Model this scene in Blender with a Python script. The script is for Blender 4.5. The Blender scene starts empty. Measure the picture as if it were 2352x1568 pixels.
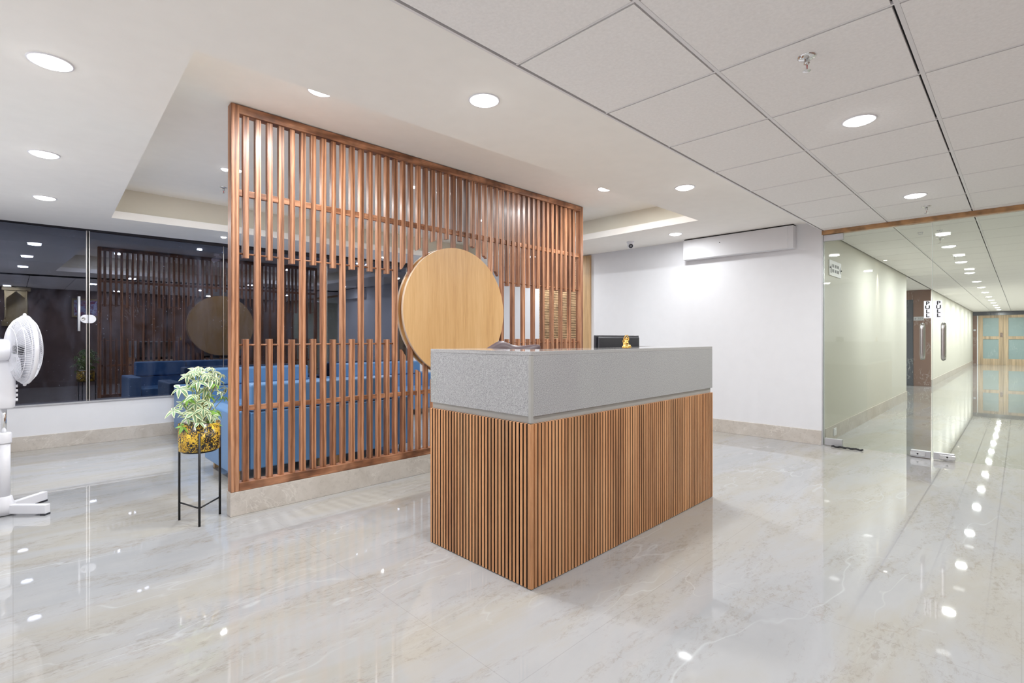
import bpy, bmesh, math, random
from mathutils import Vector, Matrix
R_ = math.radians
PI = math.pi
S = bpy.context.scene
COL = S.collection
random.seed(7)

# ------------------------------------------------------------------ camera
cam_d = bpy.data.cameras.new('camera')
cam = bpy.data.objects.new('camera', cam_d); COL.objects.link(cam)
cam_d.sensor_width = 36.0
cam_d.lens = 1158.0/2352.0*36.0
cam_d.shift_y = -8.0/2352.0
cam_d.clip_start = 0.05
cam.location = (0, 0, 1.22)
cam.rotation_euler = (R_(90), 0, R_(45.3-90))
S.camera = cam
# ------------------------------------------------------------------ world (night outside)
w = bpy.data.worlds.new('night'); S.world = w; w.use_nodes = True
w.node_tree.nodes['Background'].inputs[0].default_value = (0.30, 0.36, 0.5, 1)
w.node_tree.nodes['Background'].inputs[1].default_value = 0.012
S.view_settings.view_transform = 'Standard'
S.view_settings.look = 'None'
S.view_settings.gamma = 1
S.view_settings.use_curve_mapping = False
S.view_settings.exposure = 0.01
S.cycles.max_bounces = 12
S.cycles.diffuse_bounces = 8
S.cycles.glossy_bounces = 6
S.cycles.transparent_max_bounces = 24
S.cycles.sample_clamp_indirect = 6
LAMP_W = 17.0        # round panel light
SPOT_W = 3.0         # little tray spotlight
EMIT = 14.0

# ------------------------------------------------------------------ node helpers
class NT:
    def __init__(s, name):
        s.m = bpy.data.materials.new(name); s.m.use_nodes = True
        s.t = s.m.node_tree; s.t.nodes.clear()
        s.out = s.t.nodes.new('ShaderNodeOutputMaterial')
    def n(s, typ, ins=None, **kw):
        nd = s.t.nodes.new(typ)
        for k, v in kw.items(): setattr(nd, k, v)
        for k, v in (ins or {}).items():
            if isinstance(v, bpy.types.NodeSocket): s.t.links.new(v, nd.inputs[k])
            else: nd.inputs[k].default_value = v
        return nd
    def coord(s, scale=(1,1,1), rot=(0,0,0), which='Object'):
        tc = s.n('ShaderNodeTexCoord')
        return s.n('ShaderNodeMapping', {'Vector': tc.outputs[which], 'Scale': scale, 'Rotation': rot}).outputs[0]
    def noise(s, vec, scale, detail=3, rough=.5, dist=0):
        return s.n('ShaderNodeTexNoise', {'Vector': vec, 'Scale': scale, 'Detail': detail, 'Roughness': rough, 'Distortion': dist}).outputs[0]
    def ramp(s, fac, stops, interp='LINEAR'):
        r = s.n('ShaderNodeValToRGB', {'Fac': fac}); cr = r.color_ramp; cr.interpolation = interp
        while len(cr.elements) < len(stops): cr.elements.new(.5)
        for e, (p, c) in zip(cr.elements, stops):
            e.position = p; e.color = (c[0], c[1], c[2], 1) if not isinstance(c, (int, float)) else (c, c, c, 1)
        return r.outputs[0]
    def mix(s, fac, a, b, blend='MIX'):
        nd = s.t.nodes.new('ShaderNodeMix'); nd.data_type = 'RGBA'; nd.blend_type = blend
        for i, v in ((0, fac), (6, a), (7, b)):
            if isinstance(v, bpy.types.NodeSocket): s.t.links.new(v, nd.inputs[i])
            else:
                nd.inputs[i].default_value = v if i == 0 else (v[0], v[1], v[2], 1)
        return nd.outputs[2]
    def math(s, op, a, b=0.0, c=0.0):
        nd = s.t.nodes.new('ShaderNodeMath'); nd.operation = op
        for i, v in enumerate((a, b, c)):
            if isinstance(v, bpy.types.NodeSocket): s.t.links.new(v, nd.inputs[i])
            else: nd.inputs[i].default_value = v
        return nd.outputs[0]
    def bump(s, h, strength=.2, dist=.002):
        return s.n('ShaderNodeBump', {'Height': h, 'Strength': strength, 'Distance': dist}).outputs[0]
    def bsdf(s, col, rough=.5, metal=0, normal=None, **ins):
        d = {'Base Color': col if isinstance(col, bpy.types.NodeSocket) else (col[0], col[1], col[2], 1),
             'Roughness': rough, 'Metallic': metal}
        if normal is not None: d['Normal'] = normal
        for k, v in ins.items(): d[k.replace('_', ' ')] = v
        b = s.n('ShaderNodeBsdfPrincipled', d)
        s.t.links.new(b.outputs[0], s.out.inputs[0])
        return s.m

def plain(name, col, rough=.5, metal=0, var=.04, **kw):
    t = NT(name); v = t.coord()
    n = t.noise(v, 9, 3)
    c = t.ramp(n, [(.3, [x*(1-var) for x in col]), (.7, [min(1, x*(1+var)) for x in col])])
    return t.bsdf(c, rough, metal, **kw)

def wood(name, dark, mid, light, scale=1.0, rough=.42, axis='Z', knots=True, bump=.25, coat=0.0, tones=True):
    """grain running along one axis"""
    t = NT(name)
    k = {'Z': (1, 1, .06), 'X': (.06, 1, 1), 'Y': (1, .06, 1)}[axis]
    v = t.coord(scale=[a*scale for a in k])
    big = t.noise(v, 9, 4, .55, 1.2)
    wv = t.n('ShaderNodeTexWave', {'Vector': v, 'Scale': 10.0, 'Distortion': 9.0, 'Detail': 3.0, 'Detail Scale': .7}).outputs['Fac'] if knots else t.noise(v, 22, 4, .6, .6)
    fine = t.noise(v, 120, 3, .6)
    f = t.math('ADD', t.math('MULTIPLY', big, .42), t.math('ADD', t.math('MULTIPLY', wv, .22), t.math('MULTIPLY', fine, .36)))
    c = t.ramp(f, [(.30, dark), (.48, mid), (.68, light)])
    # tone that changes from board to board
    v2 = t.coord(scale=(1, 1, .05) if axis == 'Z' else (1, 1, 1))
    tone = t.ramp(t.noise(v2, 14, 1), [(.30, .66), (.52, 1.0), (.70, 1.16)])
    if tones: c = t.mix(1.0, c, tone, 'MULTIPLY')
    return t.bsdf(c, rough, 0, t.bump(f, bump, .0015), Coat_Weight=coat, Coat_Roughness=.2)

def schlick(t, f0):
    lw = t.n('ShaderNodeLayerWeight', {'Blend': .5}).outputs['Facing']
    p = t.math('POWER', lw, 5.0)
    return t.math('ADD', f0, t.math('MULTIPLY', p, 1.0-f0))

def glass(name, tint, f0, dirt_haze=0.0, refl=(1, 1, 1)):
    t = NT(name)
    tr = t.n('ShaderNodeBsdfTransparent', {'Color': (*tint, 1)}).outputs[0]
    gl = t.n('ShaderNodeBsdfGlossy', {'Color': (*refl, 1), 'Roughness': 0.0}).outputs[0]
    mx = t.n('ShaderNodeMixShader', {0: schlick(t, f0), 1: tr, 2: gl}).outputs[0]
    if dirt_haze:
        v = t.coord()
        vor = t.n('ShaderNodeTexVoronoi', {'Vector': v, 'Scale': 26.0}).outputs['Distance']
        dots = t.ramp(vor, [(.0, 1.0), (.055, 1.0), (.075, 0.0)])
        patch = t.ramp(t.noise(v, 2.4, 4, .7), [(.45, 0.0), (.62, 1.0)])
        haze = t.ramp(t.noise(t.coord(scale=(1, 1, .35)), 5, 5, .7, .8), [(.45, 0.0), (.9, 1.0)])  # dots are dirt specks; this pale layer paints in the reflection's milky haze
        f = t.math('ADD', t.math('MULTIPLY', t.math('MULTIPLY', dots, patch), .9), t.math('MULTIPLY', haze, dirt_haze))
        df = t.n('ShaderNodeBsdfDiffuse', {'Color': (.48, .54, .72, 1)}).outputs[0]
        mx = t.n('ShaderNodeMixShader', {0: f, 1: mx, 2: df}).outputs[0]
    t.t.links.new(mx, t.out.inputs[0])
    return t.m

def emit(name, col, st):
    t = NT(name)
    e = t.n('ShaderNodeEmission', {'Color': (*col, 1), 'Strength': st})
    t.t.links.new(e.outputs[0], t.out.inputs[0]); return t.m

# ------------------------------------------------------------------ materials
def mat_floor():
    t = NT('polished_marble')
    v = t.coord(scale=(.45, 1.5, 1.0), rot=(0, 0, R_(4)))
    a = t.noise(v, 1.1, 6, .6, .5)
    c = t.ramp(a, [(.30, (.350, .356, .368)), (.45, (.39, .39, .395)), (.56, (.385, .368, .335)), (.74, (.43, .43, .435))])
    b = t.noise(v, 3.3, 8, .7, .6)
    c = t.mix(t.ramp(b, [(.52, 0.0), (.68, .5)]), c, (.325, .30, .26))
    g = t.noise(t.coord(scale=(.7, 1.3, 1)), 30, 5, .78, .6)
    c = t.mix(t.math('MULTIPLY', t.ramp(b, [(.47, 0.0), (.57, 1.0)]), t.ramp(g, [(.51, 0.0), (.60, .38)])), c, (.235, .21, .18))
    def vein(sc, dist, lo, w, rot, sy=3.5):
        vv = t.coord(scale=(.30, sy*.30, 1.0), rot=(0, 0, R_(rot)))
        n = t.noise(vv, sc, 4, .52, dist)
        d = t.math('ABSOLUTE', t.math('SUBTRACT', n, lo))
        return t.ramp(d, [(0.0, 1.0), (w, 0.0)])
    msk = t.ramp(t.noise(v, 1.7, 3), [(.46, 0.0), (.64, 1.0)])
    c = t.mix(t.math('MULTIPLY', t.math('MULTIPLY', vein(1.3, .05, .5, .0045, 6), msk), .65), c, (.52, .53, .55))
    c = t.mix(t.math('MULTIPLY', t.math('MULTIPLY', vein(1.7, .05, .53, .003, -14), msk), .5), c, (.50, .50, .50))
    c = t.mix(t.math('MULTIPLY', t.math('MULTIPLY', vein(2.3, .1, .47, .004, 10), t.ramp(b, [(.48, 0.0), (.6, 1.0)])), .35), c, (.27, .20, .15))
    br = t.n('ShaderNodeTexBrick', {'Vector': t.coord(), 'Color1': (1, 1, 1, 1), 'Color2': (.98, .98, .98, 1), 'Mortar': (.88, .875, .87, 1),
             'Scale': 1.0, 'Mortar Size': .0018, 'Mortar Smooth': .2, 'Brick Width': 1.25, 'Row Height': 1.25}, offset=0.0).outputs[0]
    c = t.mix(1.0, c, br, 'MULTIPLY')
    return t.bsdf(c, .02, 0, IOR=1.5)

def mat_stone(name, lo, hi, rough=.4, veins=.4):
    t = NT(name); v = t.coord()
    a = t.noise(v, 2.6, 7, .68, .6); b = t.noise(v, 26, 5, .7, .3)
    c = t.ramp(a, [(.34, lo), (.66, hi)])
    c = t.mix(t.ramp(b, [(.52, 0.0), (.75, .5)]), c, [x*.66 for x in lo])
    c = t.mix(t.ramp(t.math('ABSOLUTE', t.math('SUBTRACT', t.noise(v, 1.9, 5, .6, 1.0), .5)), [(0.0, veins), (.008, 0.0)]), c, (.82, .78, .72))
    return t.bsdf(c, rough)

def mat_quartz():
    t = NT('grey_speckled_quartz'); v = t.coord()
    a = t.noise(v, 240, 2, .8); b = t.noise(v, 3, 3)
    c = t.ramp(a, [(.34, (.235, .232, .24)), (.5, (.385, .382, .39)), (.66, (.56, .557, .565))])
    c = t.mix(t.ramp(b, [(.35, 0.0), (.7, .18)]), c, (.46, .45, .44))
    return t.bsdf(c, .05)

def mat_tile():
    t = NT('mineral_ceiling_board'); v = t.coord()
    n = t.noise(v, 70, 5, .7)
    c = t.ramp(n, [(.3, (.87, .85, .84)), (.7, (.95, .93, .92))])
    return t.bsdf(c, .9, 0, t.bump(n, .5, .004))

def mat_pot():
    t = NT('black_yellow_marbled_paint'); v = t.coord()
    wv = t.noise(v, 9, 3, .5, 1.5)
    n = t.noise(v, 48, 3, .6, 3.0)
    base = t.ramp(wv, [(.40, (.62, .36, .03)), (.55, (.90, .60, .05)), (.70, (.42, .16, .02))])
    m = t.ramp(t.math('ADD', t.math('MULTIPLY', n, .65), t.math('MULTIPLY', t.noise(v, 11, 2, .5, 1.0), .35)), [(.475, 0.0), (.50, 1.0)])
    return t.bsdf(t.mix(m, base, (.012, .012, .016)), .25)

def mat_art():
    t = NT('painted_picture'); v = t.coord()
    n = t.noise(v, 9, 5, .7, 1.5)
    c = t.ramp(n, [(.32, (.07, .05, .22)), (.42, (.30, .05, .06)), (.52, (.30, .36, .60)), (.62, (.55, .55, .68)), (.75, (.5, .22, .1))])
    return t.bsdf(c, .4)

def mat_scratched(name, col, rough, amount=.5, alpha=None):
    """surface still wrapped in crinkled clear film"""
    t = NT(name); v = t.coord(scale=(1, 1, .5), rot=(0, R_(35), R_(15)))
    n = t.noise(v, 3.2, 6, .65, 2.2)
    d = t.math('ABSOLUTE', t.math('SUBTRACT', n, .5))
    s1 = t.ramp(d, [(0.0, amount), (.012, 0.0)])
    msk = t.ramp(t.noise(t.coord(), 2.2, 2), [(.5, 0.0), (.62, 1.0)])
    c = t.mix(t.math('MULTIPLY', s1, msk), col, (.8, .85, .85))
    return t.bsdf(c, rough)

M = {}
M['floor'] = mat_floor()
M['stone'] = mat_stone('skirting_marble', (.50, .45, .40), (.62, .575, .53), .35)
M['curb'] = mat_stone('curb_marble', (.52, .47, .42), (.66, .61, .56), .3)
M['wall'] = plain('white_wall_paint', (.745, .745, .77), .7, var=.01)
M['wall_cream'] = plain('cream_wall_paint', (.66, .645, .575), .6, var=.01)
M['gyp'] = plain('cream_ceiling_paint', (.93, .905, .865), .85, var=.012)
M['cove_shade'] = plain('cove_shade_beige', (.76, .73, .64), .85, var=.01)  # deeper beige than the ceiling: shade of the cove put into the colour
M['tile'] = mat_tile()
M['grid'] = plain('white_grid_metal', (.78, .76, .77), .4, var=.01)
M['dark'] = plain('dark_gap', (.02, .02, .022), .8)
M['teak'] = wood('stained_teak', (.12, .042, .018), (.315, .132, .062), (.57, .29, .16), 1.0, .42, 'Z', True, .3, .08)
M['teak_x'] = wood('stained_teak_rail', (.12, .042, .018), (.28, .115, .054), (.50, .24, .13), 1.0, .45, 'X', True, .3, .08)
M['disc'] = wood('honey_wood_veneer', (.52, .28, .105), (.64, .375, .155), (.74, .47, .22), .6, .4, 'Z', False, .05, .1, False)
M['disc_edge'] = plain('pale_edge_band', (.66, .50, .36), .35)
M['slat'] = wood('desk_slat_wood', (.32, .125, .05), (.56, .265, .115), (.72, .40, .20), 1.0, .45, 'Z', False, .15)
M['slat_back_shade'] = plain('slat_backing_gap_shade', (.02, .009, .005), .8)
M['ply'] = wood('light_ash_panel', (.46, .28, .13), (.60, .39, .20), (.70, .49, .28), .7, .45, 'Z', False, .05)
M['oak'] = wood('pale_oak', (.46, .33, .19), (.58, .43, .27), (.66, .52, .35), .8, .5, 'Z', False, .05)
M['beam'] = wood('header_wood', (.30, .15, .06), (.45, .25, .11), (.55, .33, .16), .8, .4, 'Y', False, .05)
M['brownwall'] = mat_stone('brown_wall_cladding', (.15, .10, .085), (.21, .145, .125), .45, 0.0)
M['brownwood'] = mat_scratched('wrapped_brown_wood', (.20, .11, .075), .3, .6)
M['darkpane'] = mat_scratched('wrapped_dark_glass', (.055, .065, .085), .2, .6)
M['frost'] = mat_scratched('wrapped_frosted_glass', (.30, .42, .43), .35, .6)
M['quartz'] = mat_quartz()
M['quartz_edge'] = plain('grey_quartz_edge', (.40, .39, .37), .3)
M['blue'] = plain('blue_leatherette', (.085, .21, .42), .42, var=.03, Sheen_Weight=.1)
M['steel'] = plain('brushed_steel', (.62, .61, .60), .28, 1.0, var=.02)
M['chrome'] = plain('chrome', (.8, .8, .8), .1, 1.0, var=.01)
M['satin'] = plain('satin_metal', (.80, .80, .82), .4, .3)
M['alu'] = plain('matt_aluminium', (.55, .55, .57), .45, .6)
M['white_pl'] = plain('white_plastic', (.82, .82, .86), .3, var=.01)
M['white_sat'] = plain('white_sticker', (.86, .86, .90), .5, var=.01)
M['blk_pl'] = plain('black_plastic', (.035, .035, .045), .35)
M['blk_metal'] = plain('black_metal', (.018, .018, .02), .4, .3)
M['ink'] = plain('black_ink', (.01, .01, .012), .6)
M['grey_ink'] = plain('grey_ink', (.30, .31, .33), .6)
M['red'] = plain('red_glass_bulb', (.6, .02, .02), .2)
M['gold'] = plain('gold_plating', (.95, .62, .18), .18, 1.0, var=.05)
M['leather'] = plain('brown_plum_leather', (.13, .09, .10), .3, var=.06)
M['soil'] = plain('potting_soil', (.06, .04, .03), .95, var=.3)
M['pebble'] = plain('white_pebble', (.75, .72, .70), .6, var=.08)
M['pot'] = mat_pot()
M['leaf_c'] = plain('leaf_green', (.17, .29, .155), .45, var=.3)
M['leaf_e'] = plain('leaf_cream_edge', (.78, .82, .50), .45, var=.1)
M['leaf_g'] = plain('young_leaf_green', (.22, .44, .06), .45, var=.2)
M['stem'] = plain('green_stem', (.36, .38, .14), .6, var=.1)
M['grass'] = plain('garden_leaves', (.30, .34, .10), .7, var=.25)
M['ground'] = plain('garden_soil', (.05, .05, .04), .95, var=.3)
M['glass_win'] = glass('night_window_glass', (.62, .62, .68), .14, .075, (.74, .80, .98))
M['glass_door'] = glass('green_tinted_glass', (.955, .975, .95), .035)
M['glass_edge'] = plain('bright_glass_edge', (.42, .50, .46), .2)
M['art'] = mat_art()
M['temple'] = plain('carved_khaki_wood', (.34, .26, .13), .5, var=.12)
M['lamp'] = emit('lit_lamp_diffuser', (1, .99, 1.0), EMIT)
M['lamp_warm'] = emit('lit_spot_lens', (1, .92, .78), EMIT)

# ------------------------------------------------------------------ mesh builder
class MB:
    def __init__(s): s.v = []; s.f = []; s.mi = []; s.sm = []
    def add(s, vs, fs, mi=0, smooth=False):
        o = len(s.v); s.v += [tuple(p) for p in vs]
        for f in fs: s.f.append([o+i for i in f]); s.mi.append(mi); s.sm.append(smooth)
        return s
    def box(s, a, b, mi=0):
        x0, y0, z0 = a; x1, y1, z1 = b
        v = [(x0,y0,z0),(x1,y0,z0),(x1,y1,z0),(x0,y1,z0),(x0,y0,z1),(x1,y0,z1),(x1,y1,z1),(x0,y1,z1)]
        return s.add(v, [(0,3,2,1),(4,5,6,7),(0,1,5,4),(1,2,6,5),(2,3,7,6),(3,0,4,7)], mi)
    def prism(s, poly, axis, lo, hi, mi=0, smooth=False):
        """poly: 2d points in the two other axes, extruded along axis"""
        n = len(poly)
        def P(p, h):
            return {'x': (h, p[0], p[1]), 'y': (p[0], h, p[1]), 'z': (p[0], p[1], h)}[axis]
        v = [P(p, lo) for p in poly] + [P(p, hi) for p in poly]
        s.add(v, [tuple(range(n))[::-1], tuple(range(n, 2*n))], mi)
        return s.add(v, [(i, (i+1) % n, n+(i+1) % n, n+i) for i in range(n)], mi, smooth)
    def tube(s, pts, r, n=8, mi=0, caps=True, closed=False):
        pts = [Vector(p) for p in pts]; m = len(pts)
        rs = r if isinstance(r, (list, tuple)) else [r]*m
        rings = []; prev = None
        for i, p in enumerate(pts):
            if closed: d = pts[(i+1) % m]-pts[i-1]
            else: d = pts[min(i+1, m-1)]-pts[max(i-1, 0)]
            d.normalize()
            if prev is None:
                u = d.orthogonal().normalized()
                if abs(d.z) < .9: u = d.cross(Vector((0,0,1))).normalized()
            else:
                u = (prev - d*prev.dot(d)); u = u.normalized() if u.length > 1e-6 else d.orthogonal().normalized()
            prev = u; w_ = d.cross(u)
            rings.append([p+(u*math.cos(2*PI*k/n)+w_*math.sin(2*PI*k/n))*rs[i] for k in range(n)])
        v = [q for r_ in rings for q in r_]; f = []
        for i in range(m if closed else m-1):
            j = (i+1) % m
            for k in range(n): f.append((i*n+k, i*n+(k+1) % n, j*n+(k+1) % n, j*n+k))
        s.add(v, f, mi, True)
        if caps and not closed:
            s.add(rings[0], [tuple(range(n))[::-1]], mi); s.add(rings[-1], [tuple(range(n))], mi)
        return s
    def lathe(s, prof, n=32, c=(0,0,0), mat=None, mi=0, smooth=True):
        """prof: (radius, height) pairs; axis z, optionally turned by a 3x3 matrix"""
        v = []; f = []; m = len(prof)
        for (r, h) in prof:
            for k in range(n):
                p = Vector((r*math.cos(2*PI*k/n), r*math.sin(2*PI*k/n), h))
                if mat is not None: p = mat @ p
                v.append(p+Vector(c))
        for i in range(m-1):
            for k in range(n): f.append((i*n+k, i*n+(k+1) % n, (i+1)*n+(k+1) % n, (i+1)*n+k))
        s.add(v, f, mi, smooth)
        if prof[0][0] > 1e-5: s.add(v[:n], [tuple(range(n))[::-1]], mi)
        if prof[-1][0] > 1e-5: s.add(v[-n:], [tuple(range(n))], mi)
        return s
    def ball(s, c, r, n=12, mi=0, sc=(1,1,1)):
        pr = [(max(1e-6, math.sin(PI*i/(n//2+2))), -math.cos(PI*i/(n//2+2))) for i in range(n//2+3)]
        v = []; f = []
        for (a, h) in pr:
            for k in range(n): v.append((c[0]+r*sc[0]*a*math.cos(2*PI*k/n), c[1]+r*sc[1]*a*math.sin(2*PI*k/n), c[2]+r*sc[2]*h))
        for i in range(len(pr)-1):
            for k in range(n): f.append((i*n+k, i*n+(k+1) % n, (i+1)*n+(k+1) % n, (i+1)*n+k))
        return s.add(v, f, mi, True)
    def build(s, name, mats, parent=None, loc=None, rotz=0, bevel=0, seg=2):
        me = bpy.data.meshes.new(name); me.from_pydata(s.v, [], s.f)
        if not isinstance(mats, (list, tuple)): mats = [mats]
        for m in mats: me.materials.append(M[m] if isinstance(m, str) else m)
        for p, i, sm in zip(me.polygons, s.mi, s.sm): p.material_index = i; p.use_smooth = sm
        me.validate(); me.update()
        bm = bmesh.new(); bm.from_mesh(me)
        bmesh.ops.remove_doubles(bm, verts=bm.verts, dist=1e-6)
        bmesh.ops.recalc_face_normals(bm, faces=bm.faces); bm.to_mesh(me); bm.free()
        o = bpy.data.objects.new(name, me); COL.objects.link(o)
        if parent is not None: o.parent = parent
        if loc is not None: o.location = loc
        if rotz: o.rotation_euler[2] = rotz
        if bevel:
            b = o.modifiers.new('bevel', 'BEVEL'); b.width = bevel; b.segments = seg; b.limit_method = 'ANGLE'; b.angle_limit = R_(50)
        return o

def box(name, a, b, mat, parent=None, bevel=0, **kw): return MB().box(a, b).build(name, mat, parent, bevel=bevel, **kw)
def tag(o, label, cat, group=None):
    o['label'] = label; o['category'] = cat
    if group: o['group'] = group
    return o
def thing(name, label, cat, loc=(0,0,0), rotz=0, group=None):
    o = bpy.data.objects.new(name, None); COL.objects.link(o); o.empty_display_size = .05
    o.location = loc; o.rotation_euler[2] = rotz
    return tag(o, label, cat, group)
def struct(o): o['kind'] = 'structure'; return o
def dup(root, loc, rotz=None, label=None):
    r = root.copy(); COL.objects.link(r); r.location = loc
    if rotz is not None: r.rotation_euler[2] = rotz
    if label: r['label'] = label
    def rec(a, b):
        for ch in list(a.children):
            c = ch.copy(); COL.objects.link(c); c.parent = b
            rec(ch, c)
    rec(root, r)
    return r
def text(name, body, size, mat, parent, mtx, depth=.0006, bold=0.0, spacing=1.0):
    cu = bpy.data.curves.new(name, 'FONT'); cu.body = body; cu.size = size; cu.extrude = depth; cu.offset = bold
    cu.align_x = 'CENTER'; cu.align_y = 'CENTER'; cu.space_line = spacing
    tmp = bpy.data.objects.new('tmp', cu)
    me = bpy.data.meshes.new_from_object(tmp); bpy.data.objects.remove(tmp)
    me.materials.append(M[mat]); me.transform(mtx)
    o = bpy.data.objects.new(name, me); COL.objects.link(o); o.parent = parent
    return o
def mtx_faceX(loc): # text on a surface facing -X
    return Matrix(((0,0,-1,loc[0]),(-1,0,0,loc[1]),(0,1,0,loc[2]),(0,0,0,1)))
def mtx_faceY(loc): # text on a surface facing -Y
    return Matrix(((1,0,0,loc[0]),(0,0,-1,loc[1]),(0,1,0,loc[2]),(0,0,0,1)))

# ================================================================== THE SETTING
XL, XR, YW, YB, YC = -.45, 6.55, 7.65, -1.75, 1.60     # left wall, far wall, window wall, back wall, corridor wall
XE = 32.0
zg = lambda x: 2.467+.0125*x
ZT = 2.44; ZU = 2.83
struct(box('floor', (XL-.2, YB-.2, -.1), (XE+.2, 7.9, 0), 'floor'))
# low plaster ceiling with a tray opening
def gyp_plate():
    mb = MB()
    xs0, xs1, y0, y1 = XL-.1, XR+.1, YC+.004, YW-.085
    q = [(.563, 2.538), (5.449, 2.543), (5.50, 6.69), (.73, 6.69)]
    o = [(xs0, y0), (xs1, y0), (xs1, y1), (xs0, y1)]
    P = lambda p, dz=0: (p[0], p[1], zg(p[0])+dz)
    v = [P(p) for p in o]+[P(p) for p in q]+[P(p, .078) for p in q]
    mb.add(v, [(0,1,5,4),(1,2,6,5),(2,3,7,6),(3,0,4,7)])
    mb.add(v, [(4,5,9,8),(5,6,10,9),(6,7,11,10),(7,4,8,11)])
    s_ = .14
    q2 = [(.563-s_, 2.538-s_), (5.449+s_, 2.543-s_), (5.50+s_, 6.69+s_), (.73-s_, 6.69+s_)]
    v2 = [P(p, .078) for p in q]+[P(p, .078) for p in q2]+[(p[0], p[1], ZU) for p in q2]
    mb.add(v2, [(0,1,5,4),(1,2,6,5),(2,3,7,6),(3,0,4,7)])
    mb.add(v2, [(4,5,9,8),(5,6,10,9),(6,7,11,10),(7,4,8,11)], 1)
    # upper face of the tray
    mb.add([(p[0], p[1], ZU) for p in q2], [(0,1,2,3)])
    # edge towards the window pocket
    mb.add([P(o[3]), P(o[2]), P(o[2], .12), P(o[3], .12)], [(0,1,2,3)])
    # edge towards the tile ceiling
    mb.add([P(o[0]), P(o[1]), P(o[1], -.03), P(o[0], -.03)], [(0,1,2,3)])
    return mb
struct(gyp_plate().build('ceiling', ['gyp', 'cove_shade']))
struct(box('ceiling', (XL-.2, YB-.2, 2.84), (XR+.4, YW+.3, 2.95), 'gyp'))   # slab above
# drop face between the tile ceiling and the plaster ceiling
struct(box('trim_1', (XL-.1, YC-.008, ZT-.002), (XR+.03, YC+.004, 2.56), 'grid'))
# mineral tile ceiling: boards, grid bars, dark slots
def tile_ceiling():
    mb = MB()
    xs = [1.60+.69*k for k in range(-3, 46)]; xs = [x for x in xs if x < XE-.05]+[XE]
    ys = [YC-.012, .98, .32, -.34, -1.0, YB]
    mb.box((XL-.1, YB-.1, ZT+.016), (XE+.1, YC-.012, ZT+.03), 1)
    mb.box((12.56, YC-.012, ZT+.016), (16.45, 3.6, ZT+.03), 1)
    for i in range(len(xs)-1):
        for j in range(len(ys)-1):
            mb.box((xs[i]+.0145, ys[j+1]+.017, ZT), (xs[i+1]-.0055, ys[j]-.0085, ZT+.012), 0)
    for i in range(len(xs)-1):
        if 12.5 < xs[i] < 16.4:
            for yy in (1.6, 2.25, 2.9): mb.box((max(12.57, xs[i]+.0065), yy+.012, ZT), (min(16.4, xs[i+1]-.0065), yy+.638, ZT+.012), 0)
    for y in ys[1:-1]: mb.box((XL, y-.008, ZT-.001), (XE, y+.008, ZT+.014), 2)
    for x in xs[1:-1]: mb.box((x-.005, YB, ZT-.0005), (x+.005, YC-.012, ZT+.014), 2)
    return mb
struct(tile_ceiling().build('ceiling', ['tile', 'dark', 'grid']))

# walls
def wall_front():
    mb = MB()
    mb.box((XL-.1, YW-.06, 0), (5.05, YW+.16, .478))               # parapet under the windows
    mb.box((5.05, YW-.06, 0), (XR+.1, YW+.16, 2.84))
    mb.box((XL-.1, YW-.0, 2.62), (5.05, YW+.16, 2.84))
    return mb
struct(wall_front().build('wall_front', 'wall'))
struct(box('trim_2', (XL-.05, YW-.075, .478), (5.05, YW+.16, .492), 'alu'))                # sill
struct(box('trim_3', (XL-.05, YW-.03, 2.455), (5.06, YW+.05, 2.63), 'blk_pl'))             # dark head frame
struct(box('baseboard_front', (XL, YW-.075, 0), (XR, YW-.06, .155), 'stone', bevel=.002))
struct(box('wall_left', (XL-.12, YB-.1, 0), (XL, YW+.1, 2.84), 'wall'))
struct(box('baseboard_left', (XL, YB, 0), (XL+.012, YW-.076, .155), 'stone'))
struct(box('wall_back', (XL-.1, YB-.12, 0), (XR+.06, YB, 2.84), 'brownwall'))
struct(box('wall_right', (XR, YC, 0), (XR+.12, YW-.06, 2.84), 'wall'))
struct(box('baseboard_right', (XR-.015, YC+.003, 0), (XR, 4.82, .165), 'stone', bevel=.002))
# corridor
def wall_corr():
    mb = MB()
    mb.box((XR+.12, YC, 0), (12.56, YC+.12, 2.6)); mb.box((16.46, YC, 0), (XE, YC+.12, 2.6))
    mb.box((12.44, YC+.12, 0), (12.56, 3.6, 2.6)); mb.box((12.44, 3.5, 0), (16.5, 3.62, 2.6))
    return mb
struct(wall_corr().build('wall_corridor', 'wall_cream'))
struct(MB().box((XR+.12, YC-.012, 0), (12.56, YC, .17)).box((16.46, YC-.012, 0), (XE, YC, .17)).build('baseboard_corridor', 'stone'))
struct(box('wall_corridor_right', (XR+.06, YB-.12, 0), (XE, YB, 2.6), 'wall_cream'))
struct(box('wall_end', (XE, YB, 0), (XE+.12, YC+.1, 2.6), 'wall_cream'))
struct(box('wall_recess', (16.44, 2.32, 0), (16.52, 3.6, 2.6), 'wall_cream'))

# --- windows of the left wall ---------------------------------------------
def pane_y(name, x0, x1):
    return struct(box(name, (x0, 7.62, .494), (x1, 7.632, 2.462), 'glass_win'))
w1 = pane_y('window_1', XL+.01, .606); w2 = pane_y('window_2', .63, 2.022)
w3 = pane_y('window_3', 2.036, 3.47); w4 = pane_y('window_4', 3.484, 4.91); w5 = pane_y('window_5', 4.93, 5.04)
box('edge_profile', (.600, 7.612, .494), (.611, 7.638, 2.462), 'steel', w1)
box('edge_profile', (.624, 7.612, .494), (.635, 7.638, 2.462), 'steel', w2)
box('edge_profile', (2.026, 7.616, .494), (2.033, 7.636, 2.462), 'steel', w3)
box('edge_profile', (3.474, 7.616, .494), (3.481, 7.636, 2.462), 'steel', w4)
box('edge_profile', (4.914, 7.616, .494), (4.921, 7.636, 2.462), 'steel', w5)
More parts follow.
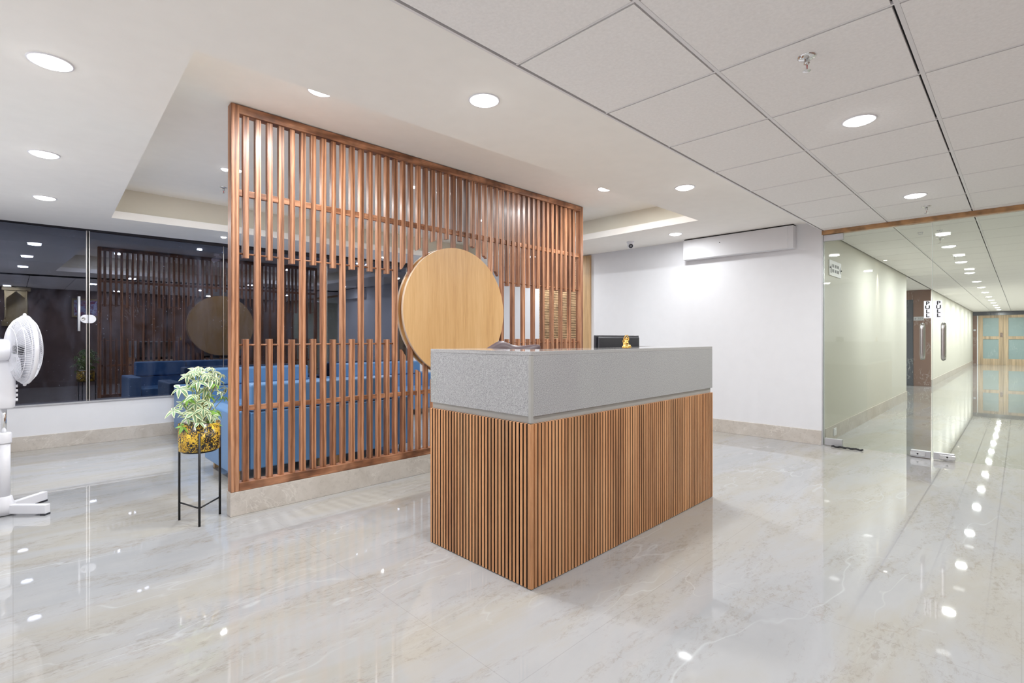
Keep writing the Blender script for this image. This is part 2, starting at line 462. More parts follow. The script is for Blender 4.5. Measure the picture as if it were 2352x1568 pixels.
# oval lock in two halves and pull bar
def oval(cx, cz, hw, hh, side):
    pts = []
    for k in range(17):
        a = PI/2+PI*k/16 if side < 0 else -PI/2+PI*k/16
        pts.append((cx+side*(hw-hh)+hh*math.cos(a), cz+hh*math.sin(a)))
    pts = pts+[(cx+side*.003, pts[-1][1]), (cx+side*.003, pts[0][1])]
    return pts
lk = MB().prism(oval(.617, 1.440, .072, .048, -1), 'y', 7.585, 7.618).build('lock', 'white_pl', w1, bevel=.004)
cyl_m = Matrix(((1,0,0),(0,0,-1),(0,1,0)))      # turns z axis to -y
MB().lathe([(.0, .0), (.019, .0), (.019, .006), (.015, .006), (.015, .002), (.0, .002)], 24, (.575, 7.5855, 1.440), cyl_m).build('lock_cylinder', 'steel', lk)
MB().prism(oval(.617, 1.440, .072, .048, 1), 'y', 7.585, 7.618).build('lock', 'white_pl', w2, bevel=.004)
hb = MB().tube([(.536, 7.575, 1.30), (.536, 7.575, 1.695)], .0115, 16)
hb.tube([(.536, 7.575, 1.34), (.536, 7.62, 1.34)], .006, 10).tube([(.536, 7.575, 1.655), (.536, 7.62, 1.655)], .006, 10)
hb.build('pull_bar', 'satin', w1)

# --- glass partition to the corridor ---------------------------------------
struct(box('trim_4', (6.545, YB, 2.392), (6.625, YC, ZT-.001), 'beam'))
struct(box('trim_5', (6.553, YC-.012, 0), (6.607, YC, 2.392), 'alu'))
def leaf(name, y0, y1):
    d = struct(box(name, (6.574, y0, .012), (6.586, y1, 2.388), 'glass_door'))
    box('glass_edge', (6.575, y1-.0015, .02), (6.585, y1+.0008, 2.38), 'glass_edge', d)
    return d
d1 = leaf('door_1', .637, 1.586); d2 = leaf('door_2', -.32, .630); w6 = leaf('window_6', YB+.01, -.326)
def patch(par, y0, y1, z0, z1, lock=None, h=.0):
    p = box('patch_fitting', (6.556, y0, z0), (6.604, y1, z1), 'alu', par, bevel=.002)
    if lock is not None:
        l = box('lock', (6.551, lock-.062, z0+.012), (6.5575, lock+.062, z1-.014), 'chrome', p, bevel=.004)
        MB().lathe([(0, 0), (.008, 0), (.008, .003), (0, .003)], 16, (6.550, lock, (z0+z1)/2), Matrix(((0,0,-1),(0,1,0),(1,0,0)))).build('keyhole', 'blk_metal', l)
patch(d1, 1.405, 1.575, .008, .085); patch(d1, 1.395, 1.585, 2.318, 2.388)
patch(d1, .642, .800, .008, .075, .745); patch(d2, .462, .622, .008, .075, .515)
patch(d2, -.315, -.14, .008, .085); patch(d2, -.315, -.14, 2.318, 2.388)
def dhandle(par, y):
    for sx in (-1, 1):
        x = 6.58+sx*.055
        pts = [(6.58+sx*.008, y, 1.04)]+[(6.58+sx*(.008+.047*math.sin(a)), y, 1.04-.025*(1-math.cos(a))-.0) for a in (.4, .9, 1.3)]
        pts = [(6.58+sx*.006, y, 1.03), (6.58+sx*.035, y, 1.012), (x, y, 1.03), (x, y, 1.06), (x, y, 1.31), (x, y, 1.34), (6.58+sx*.035, y, 1.358), (6.58+sx*.006, y, 1.34)]
        MB().tube(pts, .0165, 14).build('handle', 'steel', par)
dhandle(d1, .708); dhandle(d2, .545)
def pull_sign(par, yc, zc):
    s_ = box('pull_sign', (6.5715, yc-.029, zc-.088), (6.5738, yc+.029, zc+.088), 'white_sat', par)
    for i, ch in enumerate('PULL'):
        text('letter', ch, .050, 'ink', s_, mtx_faceX((6.5712, yc, zc+.062-.041*i)) @ Matrix.Scale(1.15, 4, (1,0,0)), .0004, .0012)
pull_sign(d1, .668, 1.507); pull_sign(d2, .583, 1.507)
stamp = MB()
for i in range(5): stamp.box((6.5728, .74-.009*i, 2.290+.002*(i % 2)), (6.5738, .746-.009*i, 2.298)); stamp.box((6.5728, .735-.007*i, 2.275), (6.5738, .739-.007*i, 2.281))
stamp.build('etched_mark', 'grey_ink', d1)
stamp2 = MB()
for i in range(5): stamp2.box((6.5728, .59-.009*i, 2.290+.002*(i % 2)), (6.5738, .596-.009*i, 2.298)); stamp2.box((6.5728, .585-.007*i, 2.275), (6.5738, .589-.007*i, 2.281))
stamp2.build('etched_mark', 'grey_ink', d2)

# --- door in the corridor recess --------------------------------------------
d3 = struct(MB().box((16.38, 1.60, .0), (16.45, 1.945, ZT-.0)).box((16.38, 2.27, 0), (16.45, 2.33, ZT)).box((16.38, 1.945, 2.2), (16.45, 2.27, ZT)).build('door_3', 'brownwood', bevel=.004))
box('pane', (16.40, 1.945, 0.005), (16.42, 2.27, 2.2), 'darkpane', d3)
np_ = box('number_plate', (16.365, 1.735, 1.665), (16.38, 1.94, 1.76), 'alu', d3)
text('number', '303', .075, 'grey_ink', np_, mtx_faceX((16.363, 1.810, 1.712)), .0008, .001)
MB().prism([(1.917, 1.69), (1.917, 1.72), (1.903, 1.738), (1.889, 1.72), (1.889, 1.69)], 'x', 16.361, 16.365).build('icon', 'grey_ink', np_)
# --- double doors at the corridor end ---------------------------------------
struct(box('trim_6', (XE-.06, YB, 2.26), (XE, YC, ZT), 'darkpane'))
d4 = struct(box('door_4', (XE-.05, 1.46, 0), (XE, 1.60, 2.28), 'brownwood'))
box('side_strip', (XE-.055, 1.42, 0), (XE-.01, 1.46, 2.28), 'white_sat', d4)
box('number_plate', (XE-.065, 1.50, 1.55), (XE-.05, 1.58, 1.62), 'alu', d4)
def panel_door(name, y0, y1):
    mb = MB(); z = [0, .27, 1.16, 1.30, 2.14, 2.27]; s_ = .155
    mb.box((XE-.06, y0, 0), (XE, y0+s_, z[5])); mb.box((XE-.06, y1-s_, 0), (XE, y1, z[5]))
    for a, b in ((0, 1), (2, 3), (4, 5)): mb.box((XE-.06, y0+s_, z[a]), (XE, y1-s_, z[b]))
    d = struct(mb.build(name, 'oak', bevel=.006))
    box('pane', (XE-.03, y0+s_, z[1]), (XE-.02, y1-s_, z[2]), 'frost', d)
    box('pane', (XE-.03, y0+s_, z[3]), (XE-.02, y1-s_, z[4]), 'frost', d)
    return d
d5 = panel_door('door_5', .575, 1.415); panel_door('door_6', -.27, .57); panel_door('door_7', -1.2, -.275)
box('handle', (XE-.09, .60, 1.26), (XE-.06, .68, 1.46), 'brownwood', d5)

# ================================================================== LIGHT FITTINGS
def lamp_light(par, r, watt, spread=None):
    l = bpy.data.lights.new('lamp_light', 'AREA'); l.shape = 'DISK'; l.size = 2*r; l.energy = watt
    l.color = (.955, .985, 1.0); l.spread = R_(180) if spread is None else spread
    o = bpy.data.objects.new('lamp_light', l); COL.objects.link(o); o.parent = par; o.location = (0, 0, -.021)
    return o
def downlight(x, y, z, label, group, r=.072, watt=None, real=True):
    t = thing('downlight', label, 'ceiling light', (x, y, z), group=group)
    MB().lathe([(r+.001, .004), (r+.001, -.004), (r+.010, -.004), (r+.012, .0), (r+.012, .004)], 32).build('trim_ring', 'white_pl', t)
    MB().lathe([(0, -.0195), (r*.4, -.018), (r*.75, -.0135), (r*.93, -.008), (r, -.003), (r, .004), (0, .004)], 32).build('diffuser', 'lamp', t)
    if real: lamp_light(t, r*.9, LAMP_W if watt is None else watt)
    return t
G1 = 'round lights in the plaster ceiling'
for (x, y, s_) in [(.12, 3.088, 'big round ceiling light at the top left corner, nearest of the left row'),
                   (.15, 4.665, 'round ceiling light in the left row, middle of three'),
                   (.20, 6.118, 'round ceiling light in the left row nearest the dark window'),
                   (1.788, 2.018, 'large round ceiling light above the left end of the reception desk'),
                   (4.116, 2.041, 'round ceiling light between the desk and the white wall, beside the tile ceiling edge'),
                   (5.979, 3.093, 'round ceiling light just in front of the white wall, beside the camera dome'),
                   (5.98, 5.60, 'round ceiling light behind the slatted screen near the louvred panel')]:
    downlight(x, y, zg(x)-.001, s_, G1, watt=LAMP_W*(.5 if 'dome' in s_ else 1))
G2 = 'lights in the raised tray ceiling'
for (x, y, s_) in [(1.424, 3.208, 'round light in the raised ceiling in front of the top left of the slatted screen'),
                   (4.537, 3.157, 'round light in the raised ceiling right of the top end of the slatted screen')]:
    downlight(x, y, ZU-.001, s_, G2, watt=LAMP_W*1.7)
for (x, y, z, s_) in [(1.537, 5.292, ZU, 'right one of two small spotlights beside the left post of the screen'),
                   (1.436, 5.339, ZU, 'left one of two small spotlights beside the left post of the screen'),
                   (3.025, 4.543, ZU, 'small bright spotlight seen through the slats above the wooden disc'),
                   (4.55, 5.171, ZU, 'small spotlight seen through the slats at the right part of the screen'),
                   (1.88, 7.05, zg(1.9), 'small spotlight over the window beside the left post of the screen'),
                   (4.227, 7.202, zg(4.2), 'small bright spotlight seen through the slats over the far window'),
                   (4.40, 7.165, zg(4.3), 'tiny spotlight right of the bright one over the far window')]:
    downlight(x, y, z-.001, s_, 'small spotlights over the seating corner', .032 if 'tiny' not in s_ else .015, LAMP_W*.8 if 'tiny' not in s_ else 1)
G3 = 'round lights in the tile ceiling'
for (x, s_) in [(1.27, 'round light in the tile ceiling just above the view, nearest of its row'),
                (3.371, 'big round light in the tile ceiling, in front of the glass doors'),
                (5.483, 'round light in the tile ceiling just before the wooden header of the glass doors')]:
    downlight(x, .64, ZT-.001, s_, G3)
names = ['nearest', 'second nearest', 'third nearest', 'fourth nearest', 'fifth nearest', 'sixth nearest', 'seventh nearest', 'eighth nearest', 'ninth nearest', 'third farthest', 'second farthest', 'farthest']
for k, x in enumerate([8.844, 10.792, 12.695, 14.748, 16.539, 18.417, 20.456, 22.3, 24.08, 26.0, 28.0, 30.0]):
    downlight(x, .68, ZT-.001, 'round ceiling light in the corridor behind the glass, %s of the row' % names[k], 'round lights along the corridor', watt=LAMP_W*(1.7 if k < 3 else 2.5))
for x, lab in [(-.1, 'added as fill, leftmost'), (1.9, 'second from the left'), (4.0, 'added as fill, third from the left'), (6.0, 'added as fill, rightmost')]:
    downlight(x, -1.18, ZT-.001, 'round light in the tile ceiling before the brown wall, %s of four' % lab, 'round lights before the brown wall')  # second lamp shows in the window reflection; the other three are added fill
def wall_spot(x, lab):
    t = thing('wall_spotlight', lab, 'ceiling light', (x, 1.50, ZT-.001), group='small spotlights along the corridor wall')
    MB().lathe([(.026, .003), (.026, -.005), (.034, -.005), (.036, .0), (.036, .003)], 20).build('trim_ring', 'white_pl', t)
    MB().lathe([(0, -.002), (.025, -.002), (.025, .003), (0, .003)], 20).build('lens', 'lamp_warm', t)
    l = bpy.data.lights.new('lamp_light', 'SPOT'); l.energy = 22; l.spot_size = R_(34); l.spot_blend = .7; l.color = (1, .86, .66); l.shadow_soft_size = .02
    o = bpy.data.objects.new('lamp_light', l); COL.objects.link(o); o.parent = t; o.location = (0, 0, -.01)
    o.rotation_euler = (R_(9), 0, 0)
wall_spot(9.709, 'small warm spotlight lighting the corridor wall, nearest to the glass door')
wall_spot(18.52, 'small warm spotlight on the corridor wall, just beyond the brown door')
wall_spot(22.64, 'small warm spotlight on the corridor wall, the farthest one')

# sprinklers
def sprinkler(x, y, z, lab, first=[None]):
    if first[0] is None:
        t = thing('sprinkler', lab, 'sprinkler', (x, y, z), group='ceiling sprinklers')
        MB().lathe([(0, .003), (.036, .003), (.037, -.002), (.030, -.008), (.014, -.011), (.0135, -.011), (0, -.011)], 28).build('rosette', 'chrome', t)
        b = MB().lathe([(.0105, -.010), (.0105, -.026), (.012, -.027), (.012, -.032), (.0065, -.033), (.0065, -.036), (0, -.036)], 20)
        for sx in (-1, 1): b.tube([(sx*.009, 0, -.030), (sx*.0115, 0, -.042), (sx*.009, 0, -.054), (sx*.002, 0, -.061)], .0022, 8)
        b.build('body', 'chrome', t)
        MB().tube([(0,0,-.035), (0,0,-.056)], .0028, 10).build('bulb', 'red', t)
        d = MB().lathe([(0, -.060), (.006, -.060), (.006, -.0635), (0, -.0635)], 14)
        for k in range(12):
            a = 2*PI*k/12; c_, s_ = math.cos(a), math.sin(a)
            d.add([(c_*.004-s_*.0022, s_*.004+c_*.0022, -.0625), (c_*.004+s_*.0022, s_*.004-c_*.0022, -.0625), (c_*.016+s_*.0032, s_*.016-c_*.0032, -.0615), (c_*.016-s_*.0032, s_*.016+c_*.0032, -.0615)], [(0,1,2,3)])
        dd = d.build('deflector', 'chrome', t); m_ = dd.modifiers.new('solid', 'SOLIDIFY'); m_.thickness = .001
        first[0] = t
        return t
    return dup(first[0], (x, y, z), label=lab)
sprinkler(2.447, .655, ZT, 'chrome sprinkler with red bulb in the nearest ceiling tiles')
sprinkler(6.02, .62, ZT, 'chrome sprinkler just before the wooden header of the glass doors')
sprinkler(1.60, 6.00, ZU, 'chrome sprinkler in the raised ceiling left of the slatted screen')
sprinkler(8.05, .70, ZT, 'chrome sprinkler on the corridor ceiling, nearest behind the glass')
sprinkler(9.95, .70, ZT, 'chrome sprinkler on the corridor ceiling between the two nearest lights')

# cctv dome on the plaster ceiling
def cctv():
    x, y = 6.03, 3.78
    t = thing('dome_camera', 'white dome camera hanging from the ceiling before the white wall', 'security camera', (x, y, zg(x)))
    MB().lathe([(0, 0), (.052, 0), (.052, -.010), (.046, -.022), (.040, -.030), (0, -.030)], 32).build('mount', 'white_pl', t)
    MB().ball((0, 0, -.052), .043, 24).build('ball_housing', 'white_pl', t)
    d = Vector((-.7, -.62, -.35)).normalized(); q = d.to_track_quat('Z', 'Y').to_matrix()
    MB().lathe([(.028, .033), (.030, .040), (.028, .044), (.022, .042), (0, .040)], 24, (0, 0, -.052), q).build('lens', 'blk_pl', t)
    MB().lathe([(0, .0405), (.009, .0405), (.009, .0445), (0, .0445)], 16, (0, 0, -.052), q).build('lens_glass', 'darkpane', t)
cctv()

# service box high on the white wall
def service_box():
    t = thing('bulkhead_box', 'long white bulkhead box high on the white wall', 'box', (6.50, 2.54, 2.27))
    z1 = .262
    MB().box((-.062, -.675, 0), (.048, .675, z1)).build('body', 'wall', t, bevel=.002)
    MB().box((-.066, -.615, .004), (-.062, .672, z1-.002)).build('front_panel', 'wall', t, bevel=.001)
    MB().box((-.040, -.670, z1), (.048, .672, z1+.014)).build('top_gap', 'dark', t)
    MB().lathe([(0, 0), (.006, 0), (.006, .003), (0, .003)], 12, (-.0665, .18, .175), Matrix(((0,0,-1),(0,1,0),(1,0,0)))).build('screw_hole', 'dark', t)
    t.location.x = 6.50; return t
service_box()

# wall cladding at the far left of the white wall
tag(box('wall_panel', (6.515, 4.822, 0), (6.549, 5.005, 2.535), 'ply', bevel=.002), 'narrow smooth light wood panel at the left end of the white wall', 'wall panel')
lv = thing('louvred_panel', 'brown louvred wood panel on the far wall behind the slats', 'wall panel', (6.53, 5.46, 0))
MB().box((.0, -.45, .0), (.018, .45, 2.53)).build('backing', 'slat_back_shade', lv)
lm = MB()
for i in range(90): lm.box((-.016, -.45, .003+.028*i), (.0, .45, .003+.028*i+.021))
lm.build('louvres', wood('louvre_wood', (.30, .17, .085), (.44, .28, .15), (.54, .36, .21), .8, .45, 'Y', False, .05), lv)

# corridor bits
def corridor_sign():
    t = thing('wall_sign', 'small square metal sign on the corridor wall behind the glass door', 'sign', (7.105, YC, 2.055))
    MB().box((-.27, -.012, -.092), (.27, -.001, .092)).build('plate', 'white_sat', t, bevel=.002)
    MB().prism([(-.235, -.06), (-.185, -.06), (-.185, .01), (-.21, .05), (-.235, .01)], 'y', -.0135, -.012).build('arrow', 'grey_ink', t)
    MB().prism([(.185, 0), (.215, .045), (.245, 0), (.215, -.045)], 'y', -.0135, -.012).build('arrow', 'grey_ink', t)
    rr = random.Random(3)
    for row in (.030, -.030):
        for c_ in (-.12, .0, .11):
            g = MB()
            for q in range(4):
                x = c_-.035+.022*q
                g.box((x, -.0135, row-.02), (x+.008, -.012, row+.02))
                if q < 3: g.box((x, -.0135, row-.004), (x+.024, -.012, row+.004))
            g.build('lettering', 'grey_ink', t)
    for sx in (-.258, .258): MB().ball((sx, -.014, 0), .008, 10).build('screw', 'blk_metal', t)
corridor_sign()
sw = thing('socket_plate', 'white socket plate on the corridor skirting behind the glass', 'socket', (7.05, YC-.012, .090))
MB().box((-.055, -.010, -.045), (.055, -.0005, .045)).build('plate', 'white_pl', sw, bevel=.003)
MB().box((-.022, -.014, -.026), (.022, -.010, .026)).build('rocker', 'white_pl', sw, bevel=.002)
cb = MB(); rr = random.Random(5)
pts = [(6.515, 1.50-.30*i/14, .010+.006*math.sin(i*1.9)) for i in range(15)]
cb.tube(pts, [.006+.004*abs(math.sin(i*1.3)) for i in range(15)], 8)
cb.tube([(6.535+.012*math.sin(i), 1.44-.02*i, .012) for i in range(11)], .005, 8)
tag(cb.build('cable', 'blk_metal'), 'short black cable lying on the floor at the glass door', 'cable')
# dark floor fitting by the desk
# ================================================================== SLATTED SCREEN
SY = 3.80
sc = thing('slatted_screen', 'tall brown wooden slatted screen with a large round disc on a marble curb', 'screen', (3.0, SY, .165))
ox, oz = 3.0, .165
def S_(x, y, z): return (x-ox, y, z-oz)
def sbox(name, x0, x1, y0, y1, z0, z1, mat, bev=.0025): return box(name, S_(x0, y0, z0), S_(x1, y1, z1), mat, sc, bevel=bev)
X0, X1, Zt = 1.054, 4.970, 2.822
sbox('post', X0, X0+.052, -.018, .055, .166, Zt, 'teak'); sbox('post', X1-.052, X1, -.018, .055, .166, Zt, 'teak')
sbox('top_rail', X0+.052, X1-.052, -.018, .055, Zt-.058, Zt, 'teak_x'); sbox('bottom_rail', X0+.052, X1-.052, -.018, .055, .166, .222, 'teak_x')
sbox('middle_rail', X0+.052, X1-.052, .012, .036, 2.205, 2.250, 'teak_x'); sbox('middle_rail', X0+.052, X1-.052, .012, .036, .712, .748, 'teak_x')
DC = (3.0, 1.47); RG = .685
P0, PI_, WD = 1.136, .0797, .038
def cutz(x, sgn):
    dx = x-DC[0]
    return DC[1]+sgn*math.sqrt(RG*RG-dx*dx) if abs(dx) < RG else None
for k in range(48):
    x0 = P0+PI_*k; x1 = x0+WD
    if x1 > X1-.055: break
    if k % 2 == 1:
        sbox('slat', x0, x1, .002, .040, .222, Zt-.058, 'teak', .0015)
        continue
    jit = random.Random(k).uniform(-.006, .006)
    zt0 = zt1 = 1.772+jit; zb0 = zb1 = 1.210+jit*.5
    a, b = cutz(x0, 1), cutz(x1, 1)
    if a and b: zt0, zt1 = max(a, 1.6), max(b, 1.6); zb0, zb1 = cutz(x0, -1), cutz(x1, -1)
    elif k == 32: pass
    MB().prism([(x0-ox, zt0-oz), (x1-ox, zt1-oz), (x1-ox, Zt-.058-oz), (x0-ox, Zt-.058-oz)], 'y', .002, .040).build('slat', 'teak', sc, bevel=.0015)
    MB().prism([(x0-ox, .222-oz), (x1-ox, .222-oz), (x1-ox, zb1-oz), (x0-ox, zb0-oz)], 'y', .002, .040).build('slat', 'teak', sc, bevel=.0015)
for xa, xb in ((X0+.05, P0+PI_*15+.02), (P0+PI_*31+.01, X1-.05)):
    for z in (1.806, 1.172):
        MB().tube([S_(xa, .021, z), S_(xb, .021, z)], .0065, 10).build('dowel', 'teak_x', sc)
def disc(name, y0, y1, r):
    n = 96; pr = [(DC[0]-ox+r*math.cos(2*PI*k/n), DC[1]-oz+r*math.sin(2*PI*k/n)) for k in range(n)]
    mb = MB(); v = [(p[0], y0, p[1]) for p in pr]+[(p[0], y1, p[1]) for p in pr]
    mb.add(v, [tuple(range(n)), tuple(range(n, 2*n))[::-1]], 0)
    mb.add(v, [(i, (i+1) % n, n+(i+1) % n, n+i) for i in range(n)], 1, True)
    return mb.build(name, ['disc', 'disc_edge'], sc)
disc('front_disc', -.034, -.002, .600); disc('rear_disc', .044, .072, .600)
struct(box('trim_7', (1.05, 3.782, 0), (5.0, 3.868, .165), 'curb', bevel=.003))

# ================================================================== RECEPTION DESK
dk = thing('reception_desk', 'wooden slatted reception desk with a grey stone top', 'desk', (1.776, 1.663, 0), rotz=math.atan2(.006, 2.052))
L_, W_ = 2.052, .824
# ribbed cladding (surface pattern of one part)
cl = MB()
t_ = .022
n1 = int(L_/.0257); p1 = L_/n1
for i in range(n1): cl.box((i*p1+.0008+(0 if i else -.0), 0, .004), (i*p1+p1-.0062, t_, .802))
n2 = int(W_/.0257); p2 = W_/n2
for i in range(1, n2+1): cl.box((0, i*p2-p2+.0062+(.0), .004), (t_, i*p2-.0008, .802))
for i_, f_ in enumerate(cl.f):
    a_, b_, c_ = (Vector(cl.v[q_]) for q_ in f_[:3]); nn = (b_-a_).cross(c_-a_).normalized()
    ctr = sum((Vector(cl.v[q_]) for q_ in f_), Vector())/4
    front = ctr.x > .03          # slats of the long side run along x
    if (front and abs(nn.x) > .9) or (not front and ctr.y > .03 and abs(nn.y) > .9): cl.mi[i_] = 1  # slat sides take the near-black backing colour: shade of the gaps painted in
cl.build('slat_cladding', ['slat', 'slat_back_shade'], dk, bevel=.001, seg=1)
inn = MB(); inn.box((t_, t_, 0), (L_, .05, .802)); inn.box((t_, .05, 0), (.05, W_, .802)); inn.box((L_-.036, .05, 0), (L_, W_, .802))
inn.build('carcass', 'slat_back_shade', dk)
gr = MB(); g0 = .016
gr.box((g0, g0, .802), (L_-.012, .05, .838)); gr.box((g0, .05, .802), (.05, W_-.004, .838)); gr.box((L_-.05, .05, .802), (L_-.012, W_, .838))
gr.build('shadow_groove', 'quartz_edge', dk)
up = MB()
up.box((.018, .004, .838), (L_-.004, .036, 1.135)); up.box((.002, .018, .838), (.036, W_, 1.135)); up.box((L_-.036, .036, .838), (L_-.004, W_, 1.135))
up.build('stone_front', 'quartz', dk, bevel=.001, seg=1)
box('corner_strip', (.001, .003, .806), (.019, .019, 1.134), 'quartz_edge', dk)
tp = MB(); tp.box((.002, .004, 1.135), (L_-.004, .330, 1.155)); tp.box((.002, .330, 1.135), (.330, W_, 1.155)); tp.box((L_-.25, .330, 1.135), (L_-.004, W_, 1.155))
def mat_top():
    t = NT('polished_quartz_top'); a = t.noise(t.coord(), 260, 2, .7)
    return t.bsdf(t.ramp(a, [(.34, (.34, .33, .33)), (.68, (.50, .49, .49))]), .06, IOR=1.6)
M['qtop'] = mat_top()
tp.build('stone_ledge', 'qtop', dk, bevel=.0015, seg=1)
box('worktop', (.05, .05, .72), (L_-.036, W_-.03, .745), 'oak', dk, bevel=.003)
dr = MB().box((.10, .35, .02), (.50, W_-.05, .72)).build('drawer_unit', 'oak', dk)
for z in (.06, .29, .52):
    q = box('drawer', (.11, W_-.05, z), (.49, W_-.034, z+.21), 'oak', dk, bevel=.002)
    box('handle', (.24, W_-.034, z+.10), (.36, W_-.024, z+.115), 'steel', q)

# monitor, its back towards the visitor
mn = thing('monitor', 'black computer monitor seen from behind over the desk top', 'monitor', (3.26, 2.15, .745), rotz=R_(-4))
mm = MB()
mm.prism([(-.268, .165), (.268, .165), (.264, .495), (-.264, .495)], 'y', .0, .018)
mm.build('bezel', 'blk_pl', mn, bevel=.004)
MB().prism([(-.250, .180), (.250, .180), (.246, .484), (-.246, .484)], 'y', -.020, .0).build('back_cover', 'blk_pl', mn, bevel=.012, seg=3)
box('screen', (-.255, .018, .185), (.255, .0195, .480), 'darkpane', mn)
box('stand_neck', (-.035, -.045, .02), (.035, -.021, .30), 'blk_pl', mn, bevel=.004)
box('stand_foot', (-.13, -.11, .002), (.13, .07, .018), 'blk_pl', mn, bevel=.006)

# gold figurine
def figurine():
    mb = MB()
    B = lambda x, y, z, r, sc_=(1,1,1): mb.ball((x, y, z), r, 14, 0, sc_)
    B(0, 0, .014, .020, (1.15, .9, .70)); B(-.002, -.002, .030, .0165, (1, .9, 1)); B(.0, 0, .044, .0125, (1, .85, .8))
    B(0, -.001, .0575, .0095); B(0, 0, .067, .0035)
    B(-.020, -.004, .009, .009); B(.020, -.002, .010, .0095, (1.1, 1, .9)); B(.006, -.014, .007, .0075, (1.4, 1, .9)); B(-.008, -.013, .007, .007, (1.4, 1, .9))
    B(.022, .004, .018, .006)
    mb.tube([(-.010, 0, .047), (-.016, 0, .056), (-.013, 0, .068), (-.006, 0, .077)], [.0048, .0042, .0036, .0034], 10)
    mb.tube([(.010, 0, .047), (.0145, 0, .058), (.012, 0, .070), (.005, 0, .079)], [.0048, .0042, .0036, .0034], 10)
    B(-.005, 0, .079, .0042); B(.005, 0, .081, .0042)
    mb.tube([(-.018, -.004, .012), (-.019, -.003, .032), (-.022, -.002, .050)], [.004, .0035, .0045], 8)
    o = mb.build('figurine', 'gold'); r = o.modifiers.new('remesh', 'REMESH'); r.mode = 'VOXEL'; r.voxel_size = .0011; r.use_smooth_shade = True
    sm = o.modifiers.new('smooth', 'SMOOTH'); sm.iterations = 2
    o.location = (2.722, 1.735, 1.1552); o.rotation_euler[2] = R_(-45); return tag(o, 'tiny gold figurine with raised arms on the desk top', 'figurine')
figurine()

# office chair behind the desk
def chair():
    t = thing('office_chair', 'plum brown leather office chair behind the desk', 'chair', (2.70, 3.02, 0), rotz=R_(-4))
    # back: front towards -y, wavy top edge
    nx, nz = 18, 14; mb = MB(); fr = []; bk = []
    for j in range(nz+1):
        for i in range(nx+1):
            u = i/nx*2-1; v_ = j/nz
            top = 1.150+.016*(u+1)/2+.046*math.exp(-((u+.30)/.36)**2)+.006*math.exp(-((u-.8)/.25)**2)-.012*math.exp(-((u+1)/.2)**2)
            z = .56+(top-.56)*v_
            hw = .285*(1-.10*(1-v_)**2) 
            x = u*hw; y = -.26+.05*u*u*-1+.02*math.sin(v_*PI)-.02*v_
            th = .03*(1-abs(u)**6)*(1-(abs(2*v_-1))**8)+.010
            fr.append((x, y-th, z)); bk.append((x, y+th, z))
    N = (nx+1)*(nz+1); f = []
    for j in range(nz):
        for i in range(nx):
            a = j*(nx+1)+i; f.append((a, a+1, a+nx+2, a+nx+1)); f.append((N+a, N+a+nx+1, N+a+nx+2, N+a+1))
    for i in range(nx):
        f.append((i, N+i, N+i+1, i+1)); a = nz*(nx+1)+i; f.append((a, a+1, N+a+1, N+a))
    for j in range(nz):
        a = j*(nx+1); f.append((a, a+nx+1, N+a+nx+1, N+a)); a += nx; f.append((a, N+a, N+a+nx+1, a+nx+1))
    mb.add(fr+bk, f, 0, True)
    b = mb.build('backrest', 'leather', t); s_ = b.modifiers.new('sub', 'SUBSURF'); s_.levels = 1; s_.render_levels = 2
    MB().box((-.25, -.22, .44), (.25, .26, .53)).build('seat', 'leather', t, bevel=.035, seg=4)
    for sx in (-1, 1):
        a = MB().tube([(sx*.27, -.16, .50), (sx*.30, -.16, .66), (sx*.30, -.10, .70), (sx*.30, .12, .70), (sx*.29, .17, .62), (sx*.26, .15, .50)], .016, 10)
        a.build('armrest', 'blk_pl', t)
    MB().tube([(0, 0, .10), (0, 0, .44)], .028, 16).build('gas_column', 'chrome', t)
    for k in range(5):
        a = 2*PI*k/5+.3; c_, s2 = math.cos(a), math.sin(a)
        lg = MB().tube([(0, 0, .115), (c_*.18, s2*.18, .10), (c_*.30, s2*.30, .075)], [.024, .018, .013], 10).build('leg', 'blk_pl', t)
        MB().lathe([(0, -.014), (.025, -.014), (.027, 0), (.025, .014), (0, .014)], 18, (c_*.30, s2*.30, .030), Matrix.Rotation(a+PI/2, 3, 'Z') @ Matrix.Rotation(PI/2, 3, 'Y')).build('castor', 'blk_pl', lg)
    MB().tube([(0, -.05, .44), (0, -.22, .45), (0, -.285, .60)], .016, 10).build('back_bracket', 'blk_pl', t)
chair()

# ================================================================== SOFAS
def sofa(label, loc, rotz, W, D=.75, arms=(1, 1), aw=.165, z_arm=.60, z_back=.82, bw=.20, group='blue sofas in the waiting corner'):
    """back along y=0..bw, front at y=D (local); x from 0 to W"""
    t = thing('sofa', label, 'sofa', loc, rotz, group)
    zb = .085; xl = aw if arms[0] else .004; xr = W-aw if arms[1] else W-.004
    box('seat', (xl, .02, zb), (xr, D-.01, .415), 'blue', t, bevel=.022, seg=3)
    if arms[0]: box('arm', (0, 0, zb), (aw-.002, D, z_arm), 'blue', t, bevel=.02, seg=3)
    if arms[1]: box('arm', (W-aw+.002, 0, zb), (W, D, z_arm), 'blue', t, bevel=.02, seg=3)
    box('back_panel', (xl+.001, 0, zb), (xr-.001, bw, z_arm-.022), 'blue', t, bevel=.012, seg=3)
    box('backrest', (xl+.002, .004, z_arm-.018), (xr-.002, bw+.02, z_back), 'blue', t, bevel=.022, seg=3)
    for x in (.06, W-.10):
        for y in (.06, D-.10):
            MB().box((x, y, 0), (x+.045, y+.045, zb+.004)).build('foot', 'ply', t, bevel=.003)
    return t
sofa('blue sofa standing behind the left half of the slatted screen, its back towards the screen', (1.285, 4.66, 0), 0, .890, .77, (1, 0))
sofa('blue sofa standing behind the slatted screen below the wooden disc, its back towards the screen', (2.178, 4.655, 0), 0, .90, .77, (0, 1))
